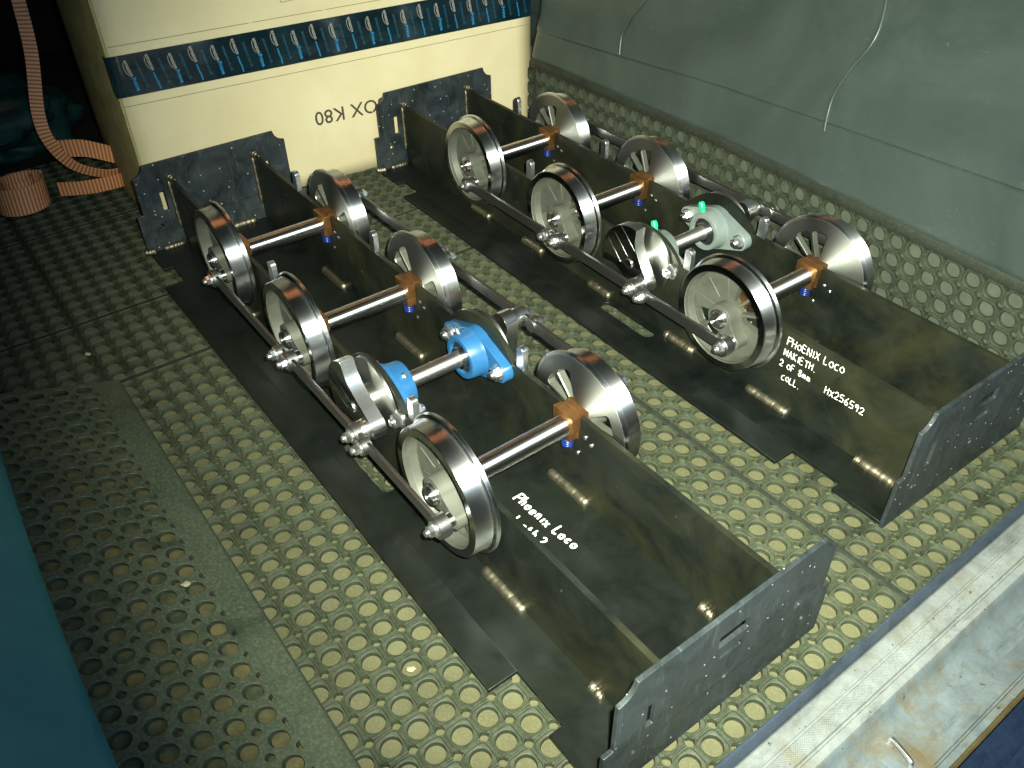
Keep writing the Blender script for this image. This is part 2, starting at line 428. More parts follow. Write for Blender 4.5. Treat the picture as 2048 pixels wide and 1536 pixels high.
# ================================================================== RUBBER RING MATS
PX, PY = .0256, .0254
def cell_mesh(hx, hy, flat=False, n=0, rb=.0091):
    """one ring of the mat: round hole, raised rounded-square rim, corners cut away for the small holes"""
    V = []; F = []
    rc = .0040
    th = -.0060 if flat else -.0070
    rings = []
    A = [radians(90 * q_ + d_) for q_ in range(4) for d_ in (0, 16, 27, 33, 37, 41, 45, 49, 53, 57, 63, 74)]; n = len(A)
    def bound(a):
        c, s = cos(a), sin(a); r = min(hx / max(1e-9, abs(c)), hy / max(1e-9, abs(s)))
        # corner quarter hole
        px, py = math.copysign(hx, c), math.copysign(hy, s)
        B = px * c + py * s; D = B * B - (px * px + py * py - rc * rc)
        if D > 0: r = min(r, B - math.sqrt(D))
        return r
    def sup(a, h):
        c, s = abs(cos(a)), abs(sin(a)); return 1 / ((c / (hx - h)) ** 5 + (s / (hy - h)) ** 5) ** .2
    if flat: zs = [(0, rb - .0006, th), (0, rb - .0002, -.0008), (0, rb + .0004, 0), (2, 0, 0), (2, 0, th)]
    else: zs = [(0, rb - .0006, th), (0, rb - .0001, -.0026), (0, rb + .0006, -.0022), (1, .0024, -.0020), (1, .0019, -.0002), (1, .0010, 0), (1, .0006, -.0009), (2, 0, -.0011), (2, 0, th)]
    for kind, q, z in zs:
        ring = []
        for a in A:
            r = q if kind == 0 else (min(sup(a, q), bound(a) - .0002) if kind == 1 else bound(a))
            r = max(r, rb - .0006 + (0.0003 if kind else 0))
            ring.append((r * cos(a), r * sin(a), z))
        rings.append(ring)
    for ring in rings: V += ring
    for j in range(len(rings) - 1):
        for i in range(n):
            F.append((j * n + i, j * n + (i + 1) % n, (j + 1) * n + (i + 1) % n, (j + 1) * n + i))
    return V, F
def mk(name, V, F, mat, angle=30, walls=()):
    me = bpy.data.meshes.new(name); me.from_pydata(V, [], F); me.materials.append(MATS[mat])
    if walls:
        me.materials.append(MATS['rubber_clean'])
        for i in walls: me.polygons[i].material_index = 1
    me.polygons.foreach_set('use_smooth', [True] * len(F)); me.set_sharp_from_angle(angle=radians(angle)); me.update(); return me
def project(p):
    d = Vector(p) - CAM; w = d.dot(FWD)
    return (1024 + 1687.02 * d.dot(RGT) / w, 768 - 1687.02 * d.dot(UPV) / w, w)
GAP = .0075
def gx(k):            # row centres along the load floor, with the mat's moulded cross seams
    x = .910 + k * PX
    if k < -24: x -= GAP
    if k < -30: x -= GAP * .8
    if k < -41: x -= GAP * .8
    return x
def gy(k):
    y = -.126 + k * PY
    if k > 13: y += GAP
    if k < -5: y -= GAP * .6
    return y
BX, BY, BT = -.0298, .4145, -.0157
XL = 1.014
def under_chassis(x, y):
    if .11 < x < .89 and abs(y) < .122: return not (.535 < x < .665 and .06 < abs(y) < .11)
    if 0 < x < 1.01 and abs(y) < .092: return True
    dx, dy = x - BX, y - BY; lx = cos(BT) * dx + sin(BT) * dy; ly = -sin(BT) * dx + cos(BT) * dy
    if .11 < lx < .89 and abs(ly) < .122: return not (.535 < lx < .665 and .06 < abs(ly) < .11)
    return 0 < lx < 1.01 and abs(ly) < .092
cells = []
for i in range(-52, 6):
    for j in range(-13, 29):
        x, y = gx(i), gy(j)
        if y > y0(x) - .010: continue
        if x > .31 and y < -.275: continue                 # under the left-hand mat
        if x < -.12 and -.03 < y < .58: continue           # under the carton
        if under_chassis(x, y): continue
        u, v, w = project((x, y, 0))
        vis = -60 < u < 2110 and -60 < v < 1600
        cells.append((w if vis else 99 + w, x, y))
cells.sort()
mat1 = tag(empty('rubber_mat', (.5, 0, 0)), 'large dusty rubber ring mat lying under both wheeled chassis', 'mat')
V, F = cell_mesh(PX / 2 - .00006, PY / 2 - .00006)
NW = 48
cm = mk('mat_ring', V, F, 'rubber_ring', walls=range(NW))
for w, x, y in cells[:300]: obj('mat_ring', cm, mat1, (x - .5, y, random.uniform(-.0006, .0001)), (random.uniform(-.03, .03), random.uniform(-.03, .03), random.choice((0, pi / 2, pi)) + random.uniform(-.02, .02)))
VV = []; FF = []
for w, x, y in cells[300:]:
    if w > 99 and not (-.45 < x < 1.1): continue
    k = len(VV); VV += [(a + x - .5, b_ + y, c_) for a, b_, c_ in V]; FF += [tuple(q + k for q in f) for f in F]
o = obj('ring_field', mk('ring_field', VV, FF, 'rubber_ring', walls=[k * len(F) + q for k in range(len(FF) // len(F)) for q in range(NW)]), mat1); o['kind'] = 'stuff'
bm = bmesh.new()       # moulded seams and the bevelled front edge
for k in (-24, -30, -41):
    a, b_ = gx(k - 1) + PX / 2, gx(k) - PX / 2
    if b_ - a > .001: box(bm, a - .5, b_ - .5, -.46, .58, -.007, -.0016, .0008)
a, b_ = gy(13) + PY / 2, gy(14) - PY / 2; box(bm, -.85, .55, a, b_, -.007, -.0019, .0008)
a, b_ = gy(-6) + PY / 2, gy(-5) - PY / 2; box(bm, -.85, -.23, a, b_, -.007, -.0018, .0008)
obj('seam_strip', finish('seam_strip', bm, 'rubber_edge'), mat1)
obj('edge_bevel', extrude_y('edge_bevel', [(.5512, -.0072), (.5510, -.0016), (.5535, -.0010), (.5570, -.0090), (.5578, -.0150)], -.42, .56, 'edge_sky_tint'), mat1)

# edge of the mat turned up against the grey lining
mat3 = tag(empty('rubber_mat', (.3, .57, 0)), 'upright strip of ring mat standing against the grey side lining', 'mat')
Q = .0256
V3, F3 = cell_mesh(Q / 2 - .00006, .0247 / 2 - .00006, rb=.0096)
cm3 = mk('mat_ring', V3, F3, 'rubber_ring_shaded', walls=range(NW))
for i in range(46):
    x = 1.030 - i * Q
    for j in range(5):
        yaw = 0 if x < .45 else -math.atan(.08)
        o = obj('mat_ring', cm3, mat3); o.matrix_basis = Matrix.Translation((x - .3, y0(x) + .0005 * sin(x * 40 + j) - .57, .1275 - j * .0247)) @ Matrix.Rotation(yaw, 4, 'Z') @ Matrix.Rotation(radians(90), 4, 'X')
bm = bmesh.new(); prev = None
for i in range(120):
    x = -.45 + i * (1.045 + .45) / 119
    row = [bm.verts.new((x - .3, y0(x) + dy - .57, z)) for dy, z in ((.006, .1400), (-.0008, .1404), (-.0016, .1420), (-.0018, .1520), (-.0006, .1545), (.007, .1550))]
    if prev:
        for k in range(5): bm.faces.new((prev[k], row[k], row[k + 1], prev[k + 1]))
    prev = row
bmesh.ops.recalc_face_normals(bm, faces=bm.faces)
obj('border_strip', finish('border_strip', bm, 'rubber_edge'), mat3)

# left-hand mat, smooth back up, rising to the blue lining
VV = []; FF = []
V2, F2 = cell_mesh(PX / 2, PY / 2, flat=True, rb=.0086)
def m2(x, t, z):      # x along, t across (from right edge), z height
    sag = .0015 * sin(x * 23) * sin(t * 40)
    return (x - .65, -.257 - t * cos(S2) - z * sin(S2), .0065 + t * sin(S2) + z * cos(S2) + sag)
for i in range(29):
    for j in range(6):
        x = .30 + i * PX; t = .030 + (j + .5) * PY
        k = len(VV); VV += [m2(x + a, t + b_, c_) for a, b_, c_ in V2]; FF += [tuple(q + k for q in f) for f in F2]
k0 = len(VV)
for xa, xb, ta, tb in ((.285, 1.045, .0, .030), ):
    n = 60
    for i in range(n + 1):
        x = xa + (xb - xa) * i / n
        for t, z in ((ta, -.0068), (ta + .0004, -.001), (ta + .0014, 0), (ta + .015, .0002), (tb, 0)): VV.append(m2(x, t, z))
    for i in range(n):
        for q in range(4): FF.append((k0 + i * 5 + q, k0 + (i + 1) * 5 + q, k0 + (i + 1) * 5 + q + 1, k0 + i * 5 + q + 1))
k1 = len(VV)
for x, z in ((.2845, -.0068), (.2850, 0), (.2872, 0)):
    for t in (0, .03, .08, .13, .1824): VV.append(m2(x, t, z))
for q in range(2):
    for i in range(4): FF.append((k1 + q * 5 + i, k1 + q * 5 + i + 1, k1 + (q + 1) * 5 + i + 1, k1 + (q + 1) * 5 + i))
mat2 = tag(obj('rubber_mat', mk('rubber_mat', VV, FF, 'rubber_back', walls=[k * len(F2) + q for k in range(29 * 6) for q in list(range(NW)) + list(range(3 * NW, 4 * NW))]), None, (.65, 0, 0)), 'grey-green perforated rubber mat with smooth face up beside blue lining', 'mat')

# ================================================================== LOCOMOTIVE CHASSIS
H = .1085; TB = .0048; TP = .0043; TF = .0055; YF = .065
XW = (.2410, .4565, .7560); XJ = .605; ZA = .0955
ME = {}
def once(key, fn):
    if key not in ME: ME[key] = fn()
    return ME[key]
def m_base():
    bm = bmesh.new()
    R = [(0, .1241), (.0597, .1241), (.0597, .11), (.1082, .11), (.1082, .1397), (.8951, .1397), (.8951, .11), (.9557, .11), (.9557, .1241), (XL, .1241)]
    out = R + [(x, -y) for x, y in reversed(R)]
    holes = [stadium(.552, .648, -.0955, -.0775), stadium(.552, .648, .0775, .0955)]
    prism(bm, [out] + holes, .0005, TB, 'z')
    return finish('base_plate', bm, 'mill_base_dimmed')
def m_frame():
    bm = bmesh.new()
    out = [(.0003, TB), (XL - .0003, TB), (XL - .0003, H)]
    def slot(x): return [(x + .0125, H), (x + .0125, .078), (x - .0125, .078), (x - .0125, H)]
    out += slot(XW[2]); out += [(.664, H)] + arc(XJ, .064, .0722, 38, 142, 22) + [(.546, H)]
    out += slot(XW[1]) + slot(XW[0]) + [(.0003, H)]
    holes = [circ(XJ, ZA, .0106, 20), circ(.11, .085, .003, 10), circ(.33, .06, .0022, 8), circ(.90, .085, .0022, 8)]
    prism(bm, [out] + holes, -TF / 2, TF / 2, 'y')
    return finish('frame_plate', bm, 'mill_scale')
def m_end(front):
    bm = bmesh.new()
    R = [(.1262, .0005), (.1262, .0642), (.1166, .0642), (.1166, .1204 - .0012)]
    sc = arc(.1166 + .0016, .1366 + .0016, .0180, 265, 185, 8)
    R += sc[0:] ; R += [(.1001 - .001, .1366)]
    out = R + [(-y, z) for y, z in reversed(R)]
    holes = [rect(-.0862, -.0785, .0625, .0925), rect(.0785, .0862, .0665, .0940), circ(0, .047, .003, 12), circ(-.096, .041, .0032, 12), circ(.096, .041, .0032, 12)]
    if front: holes += [rect(-.0165, .0170, .097, .1115), rect(-.0115, .0122, .0795, .0855)]
    prism(bm, [out] + holes, 0, TP, 'x')
    return finish('end_plate', bm, 'mill_scale_end')
RT, RFl, RW = .0640, .0694, .0546
def m_tyre():
    bm = bmesh.new()      # local: outer face at y=-.0115, flange face y=+.0115
    prof = [(RW, -.0105), (RW + .0008, -.0115), (RT - .0009, -.0115), (RT, -.0106), (RT + .0005, .0045), (RT + .0012, .0056), (RFl - .0010, .0068), (RFl, .0078), (RFl, .0102), (RFl - .0008, .0113), (RFl - .002, .0115), (RW - .002, .0115), (RW - .002, .0020), (RW - .0014, .0010), (RW - .0006, -.0060), (RW - .0002, -.0066)]
    lathe(bm, prof, 96, 'y', closed=True)
    me = finish('wheel', bm, 'turned_tread', 28); me.materials.append(MATS['mirror_face'])
    me.materials.append(MATS['blasted_web'])
    for p in me.polygons:
        c = p.center
        if p.normal.y < -.9: p.material_index = 1
        elif hypot(c.x, c.z) < RW + .0006 and p.normal.x * c.x + p.normal.z * c.z < 0: p.material_index = 2
    return me
def fan(a0, a1, r0, r1):
    g = .0017
    def edge(ang, r, s): return math.degrees(s * g / r) + ang
    out = []
    A0, A1 = edge(a0, r1, 1), edge(a1, r1, -1); B0, B1 = edge(a0, r0, 1), edge(a1, r0, -1)
    rr = .003
    out += arc(0, 0, r1, A0 + 3, A1 - 3, 6)
    out += [((r1 - rr) * cos(radians(A1)), (r1 - rr) * sin(radians(A1)))]
    if B1 > B0: out += arc(0, 0, r0, B1, B0, 3)
    else: out += [(r0 * 1.1 * cos(radians((a0 + a1) / 2)), r0 * 1.1 * sin(radians((a0 + a1) / 2)))]
    out += [((r1 - rr) * cos(radians(A0)), (r1 - rr) * sin(radians(A0)))]
    return out
def m_web():
    bm = bmesh.new()
    holes = []
    for s in (1, -1):
        for a in (34, 64, 94):
            f = fan(a, a + 30, .0185, .0508)
            holes.append(f if s > 0 else [(x, -z) for x, z in reversed(f)])
    prism(bm, [circ(0, 0, RW - .0015, 72)] + holes, .0030, .0105, 'y')
    # thin raised ribs marking the spokes on the outer face
    for a in (180, 143, 217):
        c, s = cos(radians(a)), sin(radians(a))
        tube(bm, [(c * .022, .0028, s * .022), (c * .047, .0028, s * .047)], .0007, 6)
    return finish('web', bm, 'blasted_web', 30)
def m_face():
    bm = bmesh.new()      # turned inner disc with the same windows
    holes = []
    for s in (1, -1):
        for a in (34, 64, 94):
            f = fan(a, a + 30, .0185, .0508)
            holes.append(f if s > 0 else [(x, -z) for x, z in reversed(f)])
    prism(bm, [circ(0, 0, RFl - .0035, 80)] + holes, .0104, .0119, 'y')
    return finish('turned_disc', bm, 'turned_face', 30)
TH = .0295
def m_boss():
    bm = bmesh.new()
    # teardrop from hub to crank pin
    hub = arc(0, 0, .0165, 42, 318, 26); pin = arc(TH, 0, .0105, -62, 62, 12)
    def blend(p, q, s):
        out = []
        for k in range(1, 8):
            t = k / 8; x = p[0] + (q[0] - p[0]) * t; z = p[1] + (q[1] - p[1]) * t
            out.append((x, z - s * .0014 * sin(pi * t)))
        return out
    out = hub + blend(hub[-1], pin[0], -1) + pin + blend(pin[-1], hub[0], 1)
    prism(bm, [out], -.0130, .0034, 'y')
    return finish('crank_boss', bm, 'blasted_web', 40)
def m_hubend():
    bm = bmesh.new(); lathe(bm, [(.0085, -.0185), (.0098, -.0172), (.0098, -.0155), (.0118, -.0150), (.0118, -.0130)], 28, 'y')
    return finish('axle_end', bm, 'bright_steel')
def m_axle():
    bm = bmesh.new(); lathe(bm, [(.0108, -.0735), (.0108, .0735)], 40, 'y'); return finish('axle', bm, 'bright_steel')
def m_axlebox():
    bm = bmesh.new()
    box(bm, -.0148, .0148, -.0135, -.0032, -.0020, .0165, .0006)
    box(bm, -.0075, .0105, -.0128, -.0032, -.0150, -.0015, .0006)
    box(bm, -.0120, .0120, -.0034, .0034, -.0150, .0172, .0005)
    box(bm, -.0148, .0148, .0032, .0092, -.0150, .0165, .0006)
    return finish('axle_box', bm, 'bronze')
def m_spring():
    bm = bmesh.new(); n = 66
    tube(bm, [(.0052 * cos(2 * pi * i / 14), .0052 * sin(2 * pi * i / 14), -.0275 + i / n * .0125) for i in range(n + 1)], .00115, 6)
    return finish('spring', bm, 'spring_blue', 60)
def m_jack():
    bm = bmesh.new(); lathe(bm, [(.0095, -.090), (.0095, -.040), (.0092, -.040), (.0092, .040), (.0095, .040), (.0095, .090)], 36, 'y'); return finish('jackshaft', bm, 'shaft_steel')
def m_bearing(mat):
    # local: mounting face at y=0, protrudes to -y ; centre at origin
    bm = bmesh.new()
    L = .0455
    out = arc(L, 0, .0125, -58, 58, 8) + arc(0, 0, .0285, 58, 122, 12) + arc(-L, 0, .0125, 122, 238, 8) + arc(0, 0, .0285, 238, 302, 12)
    prism(bm, [out, circ(0, 0, .0184, 32)], -.0105, 0, 'y')
    lathe(bm, [(.0184, -.0100), (.0280, -.0100), (.0262, -.0150), (.0252, -.0270), (.0242, -.0285), (.0192, -.0285), (.0184, -.0275)], 48, 'y', closed=True)
    return finish('flange_bearing_' + mat, bm, mat, 40)
def m_insert():
    bm = bmesh.new(); lathe(bm, [(.0094, -.0310), (.0122, -.0310), (.0125, -.0302), (.0125, -.006), (.0094, -.006)], 36, 'y', closed=True)
    return finish('bearing_insert', bm, 'bright_steel')
def m_seal():
    bm = bmesh.new(); lathe(bm, [(.0124, -.0245), (.0186, -.0245), (.0186, -.012), (.0124, -.012)], 36, 'y', closed=True); return finish('bearing_seal', bm, 'black_rubber')
def m_bolt():
    bm = bmesh.new()
    lathe(bm, [(.0100, 0), (.0100, -.0014), (.0095, -.0017)], 24, 'y')
    lathe(bm, [(.0080, -.0017), (.0080, -.0072), (.0072, -.0080)], 6, 'y')
    lathe(bm, [(.0040, -.0080), (.0040, -.0110), (.0034, -.0116)], 16, 'y')
    return finish('bolt', bm, 'zinc', 28)
def m_cap():
    bm = bmesh.new(); lathe(bm, [(.0034, 0), (.0034, .0045), (.0042, .005), (.0042, .0105), (.0030, .0130)], 16, 'z'); return finish('grease_cap', bm, 'green_plastic')
def m_nipple():
    bm = bmesh.new(); lathe(bm, [(.0030, 0), (.0030, .003), (.0018, .0035), (.0022, .0060), (.0012, .0072)], 10, 'z'); return finish('grease_nipple', bm, 'zinc')
def m_crank():
    bm = bmesh.new()
    up = [(.0295 + .0134 * cos(radians(78)), .0134 * sin(radians(78))), (.0165, .0166), (.009, .0182), (.0005, .0205), (-.0085, .0235), (-.0150, .0275), (-.0195, .0320), (-.0235, .0375), (-.0268, .0412)]
    a1 = math.degrees(math.atan2(.0412, -.0268))
    big = arc(0, 0, hypot(.0412, .0268), a1, 360 - a1, 28)
    out = arc(TH, 0, .0134, -78, 78, 12) + up[1:-1] + big + [(x, -z) for x, z in reversed(up[1:-1])]
    prism(bm, [out], -.0145, .0005, 'y')
    for v in (-.013, .004, .021):
        tube(bm, [(-.043, -.01455, v), (-.008, -.01455, v)], .00016, 5)
    lathe(bm, [(.0062, -.0165), (.0068, -.0155), (.0068, -.0140)], 20, 'y')
    lathe(bm, [(.0108, -.0235), (.0112, -.0228), (.0112, -.0140)], 28, 'y', (TH, 0, 0))
    me = finish('crank_web', bm, 'machined_steel', 32); me.materials.append(MATS['mirror_face'])
    for p in me.polygons:
        if abs(p.normal.y) > .9 and p.area > 2e-6: p.material_index = 1
    return me
def m_fdisc():
    bm = bmesh.new(); lathe(bm, [(.0435, .0100), (.0442, .0106), (.0442, .0126), (.0435, .0130)], 64, 'y'); lathe(bm, [(.016, .0004), (.016, .0101)], 32, 'y')
    return finish('flange_disc', bm, 'turned_face', 30)
def rod(key, L, ends):
    """plate rod along +x from 0 to L, thick eyes at given positions (x, radius, y0, y1)"""
    bm = bmesh.new(); hh = .0068
    box(bm, .004, L - .004, -.0022, .0018, -hh, hh, .0004)
    for x, r, ya, yb in ends:
        lathe(bm, [(r - .0006, ya), (r, ya + .0006), (r, yb - .0006), (r - .0006, yb)], 28, 'y', (x, 0, 0))
    return finish('coupling_rod', bm, 'rod_steel', 35)
def m_nut():
    bm = bmesh.new()
    lathe(bm, [(.0078, 0), (.0078, -.0016)], 20, 'y'); lathe(bm, [(.0058, -.0016), (.0060, -.0062), (.0052, -.0068)], 6, 'y'); lathe(bm, [(.0033, -.0068), (.0033, -.0098), (.0026, -.0104)], 12, 'y')
    return finish('nut', bm, 'zinc', 28)
def m_pin():
    bm = bmesh.new(); lathe(bm, [(.0080, -.0130), (.0080, -.0210), (.0060, -.0215)], 24, 'y'); return finish('crank_pin', bm, 'bright_steel')
def m_lug():
    bm = bmesh.new()
    prism(bm, [[(-.0055, -.016), (.0055, -.016)] + arc(0, .0215, .0055, 0, 180, 8)], -.0035, .0035, 'y')
    return finish('lug', bm, 'zinc')
def m_weld(L, r=.0060):
    bm = bmesh.new(); n = 26; rnd = random.Random(int(L * 1e4)); pts = []; rr = []
    for i in range(n + 1):
        t = i / n; e = min(1, (min(t, 1 - t) * n / 2 + .25) ** .5)
        pts.append((-L / 2 + L * t, rnd.uniform(-.0004, .0004), rnd.uniform(-.0003, .0003))); rr.append(r * e * (1 + .06 * sin(i * 2.6) + rnd.uniform(-.05, .05)))
    tube(bm, pts, rr, 9); return finish('weld_bead', bm, 'weld_metal', 70)
def m_screw():
    bm = bmesh.new(); lathe(bm, [(.0022, 0), (.0022, -.0008), (.0015, -.0014)], 10, 'y'); return finish('screw', bm, 'zinc')
# --- hand lettering as pen strokes
GL = {
 'P': [[(0, 0), (.05, 1)], [(.03, .95), (.5, .95), (.55, .65), (.08, .5)]], 'H': [[(0, 0), (.02, 1)], [(.45, 0), (.5, 1)], [(.02, .5), (.5, .55)]],
 'O': [[(.3, .75), (.05, .55), (.05, .2), (.3, .02), (.5, .25), (.48, .6), (.28, .76)]], 'E': [[(.45, .95), (.02, .92), (0, 0), (.45, .04)], [(0, .5), (.38, .52)]],
 'N': [[(0, 0), (.02, .95), (.45, .02), (.5, 1)]], 'I': [[(.1, 0), (.12, .9)]], 'X': [[(0, 0), (.5, .85)], [(.02, .85), (.5, 0)]],
 'L': [[(.05, 1), (0, .02), (.42, .06)]], 'C': [[(.45, .75), (.15, .7), (.02, .35), (.15, .02), (.48, .08)]], 'A': [[(0, 0), (.25, .95), (.48, 0)], [(.1, .4), (.42, .4)]],
 'K': [[(0, 0), (.02, 1)], [(.45, .95), (.04, .48), (.48, 0)]], 'T': [[(0, .95), (.55, .98)], [(.28, .95), (.26, 0)]], 'F': [[(0, 0), (.03, .95), (.45, .97)], [(.02, .5), (.36, .52)]],
 '2': [[(.02, .75), (.2, .98), (.45, .8), (.35, .45), (0, .02), (.5, .05)]], '5': [[(.48, .98), (.1, .95), (.06, .55), (.4, .55), (.42, .1), (0, .05)]],
 '6': [[(.4, .98), (.08, .55), (.05, .15), (.3, 0), (.45, .25), (.3, .48), (.06, .35)]], '8': [[(.25, .5), (.05, .75), (.25, .98), (.42, .75), (.05, .25), (.25, 0), (.46, .25), (.25, .5)]],
 '9': [[(.42, .7), (.2, .5), (.05, .72), (.25, .97), (.44, .75), (.36, 0)]], 'm': [[(0, 0), (.02, .5), (.15, .55), (.2, 0), (.22, .45), (.38, .52), (.42, 0)]], '.': [[(.1, 0), (.14, .04)]],
 'x': [[(0, 0), (.42, .5)], [(0, .5), (.42, 0)]], 'h': [[(0, 0), (.08, 1)], [(.03, .4), (.25, .55), (.35, .4), (.36, 0)]], 'o': [[(.25, .5), (.02, .35), (.1, .05), (.35, .1), (.38, .4), (.2, .5)]],
 'e': [[(.02, .28), (.36, .32), (.3, .52), (.06, .42), (.08, .06), (.4, .1)]], 'n': [[(0, 0), (.03, .5)], [(.03, .38), (.25, .52), (.34, 0)]], 'i': [[(.05, 0), (.08, .48)]], 'c': [[(.36, .45), (.08, .42), (.06, .08), (.38, .08)]],
 'w': [[(0, .5), (.1, 0), (.22, .4), (.34, 0), (.45, .5)]], 'a': [[(.36, .48), (.08, .42), (.04, .08), (.3, .1), (.36, .5), (.42, 0)]], 'k': [[(0, 0), (.05, 1)], [(.36, .52), (.05, .25), (.4, 0)]], 't': [[(.15, .9), (.12, .05), (.3, .02)], [(0, .6), (.32, .62)]]}
def m_script(text, org, right, upv, size, pen, seed, slope=0.0):
    rnd = random.Random(seed); bm = bmesh.new(); org = Vector(org); right = Vector(right); upv = Vector(upv); nrm = right.cross(upv)
    x = 0
    for ch in text:
        if ch == ' ': x += .45; continue
        jig = rnd.uniform(-.06, .06)
        for st in GL[ch]:
            P = [org + right * size * (x + a * .95) + upv * size * (b_ * rnd.uniform(.93, 1.05) + jig + slope * x) + nrm * .0004 for a, b_ in st]
            tube(bm, spline(P, 3) if len(P) > 2 else P, pen, 6, .35, nrm)
        x += .66 if ch not in 'Ii.' else .34
    return finish('handwriting', bm, 'marker_white', 60)

def build(loc, rz, name, label, bmat, capped, phL, seed, writing):
    C0 = Vector((XL / 2, 0, 0))
    T = Matrix.Translation(loc) @ Matrix.Rotation(rz, 4, 'Z')
    root = tag(empty(name, T @ C0, (0, 0, rz)), label, 'locomotive chassis', 'upside-down locomotive chassis on the mat')
    def part(nm, me, l=(0, 0, 0), r=(0, 0, 0), bev=0): return obj(nm, me, root, Vector(l) - C0, r, bev)
    part('base_plate', once('base', m_base), bev=.0005)
    for s in (-1, 1): part('frame_plate', once('frame', m_frame), (0, s * YF, 0), bev=.0006)
    part('end_plate', once('end_r', lambda: m_end(False)), (-TP, 0, 0), bev=.0006)
    part('end_plate', once('end_f', lambda: m_end(True)), (XL, 0, 0), bev=.0006)
    phR = phL + 90
    for s, ph in ((-1, phL), (1, phR)):
        rot = (0, radians(-ph), 0) if s < 0 else (0, radians(ph + 180), pi)
        u = Vector((cos(radians(ph)), 0, sin(radians(ph)))) * TH
        for x in XW:
            w = part('wheel', once('tyre', m_tyre), (x, s * .0835, ZA), rot)
            obj('web', once('web', m_web), w, bev=.0004); obj('turned_disc', once('face', m_face), w)
            obj('crank_boss', once('boss', m_boss), w, bev=.0009); obj('axle_end', once('hubend', m_hubend), w); obj('crank_pin', once('pin', m_pin), w, (TH, 0, 0))
        c = part('crank_web', once('crank', m_crank), (XJ, s * .0815, ZA), rot, .0004)
        obj('flange_disc', once('fdisc', m_fdisc), c)
        # rods: straight, always level
        rr = (0, 0, 0) if s < 0 else (0, 0, pi)
        yo = .1085
        xm, xj = XW[1], XJ
        K = .021
        base = Vector((0, s * yo, ZA)) + u
        def put(xa, xb, ends, key, nuts):
            L = xb - xa
            me = once(('rod', key), lambda: rod(key, L, ends))
            mid = base + Vector((xa if s < 0 else xb, 0, 0))
            me2 = me
            if s > 0:
                me2 = once(('rodR', key), lambda: rod(key, L, [(L - e[0],) + tuple(e[1:]) for e in ends]))
            o = part('coupling_rod', me2, mid, rr)
            for nx, ny in nuts:
                q = nx - xa if s < 0 else xb - nx
                obj('nut', once('nut', m_nut), o, (q, ny, 0), (0, random.uniform(0, 1), 0))
        Lm = xj - xm + 2 * K
        put(xm - K, xj + K, [(0.0, .0085, -.0050, .0035), (K, .0112, -.0055, .0068), (Lm - K, .0112, -.0055, .0068), (Lm, .0085, -.0050, .0035)], 'mid', [(xm, -.0055), (xj, -.0055)])
        put(XW[0], xm - K, [(0, .0112, -.0055, .0068), (xm - K - XW[0], .0090, -.0072, -.0008)], 'rear', [(XW[0], -.0055), (xm - K, -.0072)])
        put(xj + K, XW[2], [(0, .0090, -.0072, -.0008), (XW[2] - xj - K, .0112, -.0055, .0068)], 'front', [(XW[2], -.0055), (xj + K, -.0072)])
    for x in XW:
        part('axle', once('axle', m_axle), (x, 0, ZA))
        for s in (-1, 1):
            a = part('axle_box', once('abox', m_axlebox), (x, s * YF, ZA), (0, 0, 0 if s > 0 else pi))
            obj('spring', once('spring', m_spring), a, (.0015, -.0078, 0))
            for dx, dz in ((.022, -.006), (.031, -.010), (-.024, -.012), (.012, -.033)):
                part('screw', once('screw', m_screw), (x + dx, s * (YF - TF / 2) if s > 0 else -(YF + TF / 2), ZA + dz))
    part('jackshaft', once('jack', m_jack), (XJ, 0, ZA))
    for s in (-1, 1):
        b_ = part('flange_bearing', once(('brg', bmat), lambda: m_bearing(bmat)), (XJ, s * (YF - TF / 2), ZA), (0, 0, 0 if s > 0 else pi), .0008)
        obj('bearing_insert', once('insert', m_insert), b_); obj('bearing_seal', once('seal', m_seal), b_)
        for q in (-1, 1): obj('bolt', once('bolt', m_bolt), b_, (q * .0455, -.0105, 0), (0, random.uniform(0, 1), 0))
        if capped: obj('grease_cap', once('cap', m_cap), b_, (-.012 * s, -.0200, .0225), (0, -.4 * s, 0))
        else: obj('grease_nipple', once('nip', m_nipple), b_, (-.014, -.0200, .0210), (0, -.5, 0))
        for q in (-1, 1): part('bolt', once('bolt', m_bolt), (XJ + q * .0455, s * (YF + TF / 2), ZA), (0, .3, 0 if s < 0 else pi))
    for x, s in ((.150, 1), (.369, 1), (.673, 1), (.358, -1), (.673, -1)):
        part('lug', once('lug', m_lug), (x, s * (YF + .0015 if s > 0 else YF - .0015), H), (0, 0, 0), .0006)
    # welds along the foot of the frames, at the ends and up the rear corners
    yl, yr = -(YF + TF / 2) - .0018, YF - TF / 2 - .0018
    for x, L in ((.235, .05), (.372, .05), (.525, .045), (.680, .052), (.822, .062), (.974, .05)):
        if seed == 2 or x in (.822, .235, .525): part('weld_bead', once(('w', L), lambda: m_weld(L)), (x, yl, TB + .0014))
    for x, L in ((.238, .066), (.445, .064), (.758, .062)):
        part('weld_bead', once(('w', L), lambda: m_weld(L)), (x, yr, TB + .0014))
    for x, y in ((.951, yl), (.951, yr)):
        part('weld_bead', once(('w', .016), lambda: m_weld(.016, .0052)), (x, y, TB + .0012))
    for y in (yl, yr):
        part('weld_bead', once(('w', .075), lambda: m_weld(.075, .0030)), (.0012, y, .068), (0, pi / 2, 0))
        part('weld_bead', once(('w', .012), lambda: m_weld(.012, .0050)), (.003, y + .003, H + .002), (0, 0, .3))
    part('weld_bead', once(('w', .0161), lambda: m_weld(.0161, .0052)), (.004, -.1235, .008), (0, 0, 1.2))
    part('weld_bead', once(('w', .032), lambda: m_weld(.032, .0045)), (.004, -.088, .007), (0, 0, pi / 2))
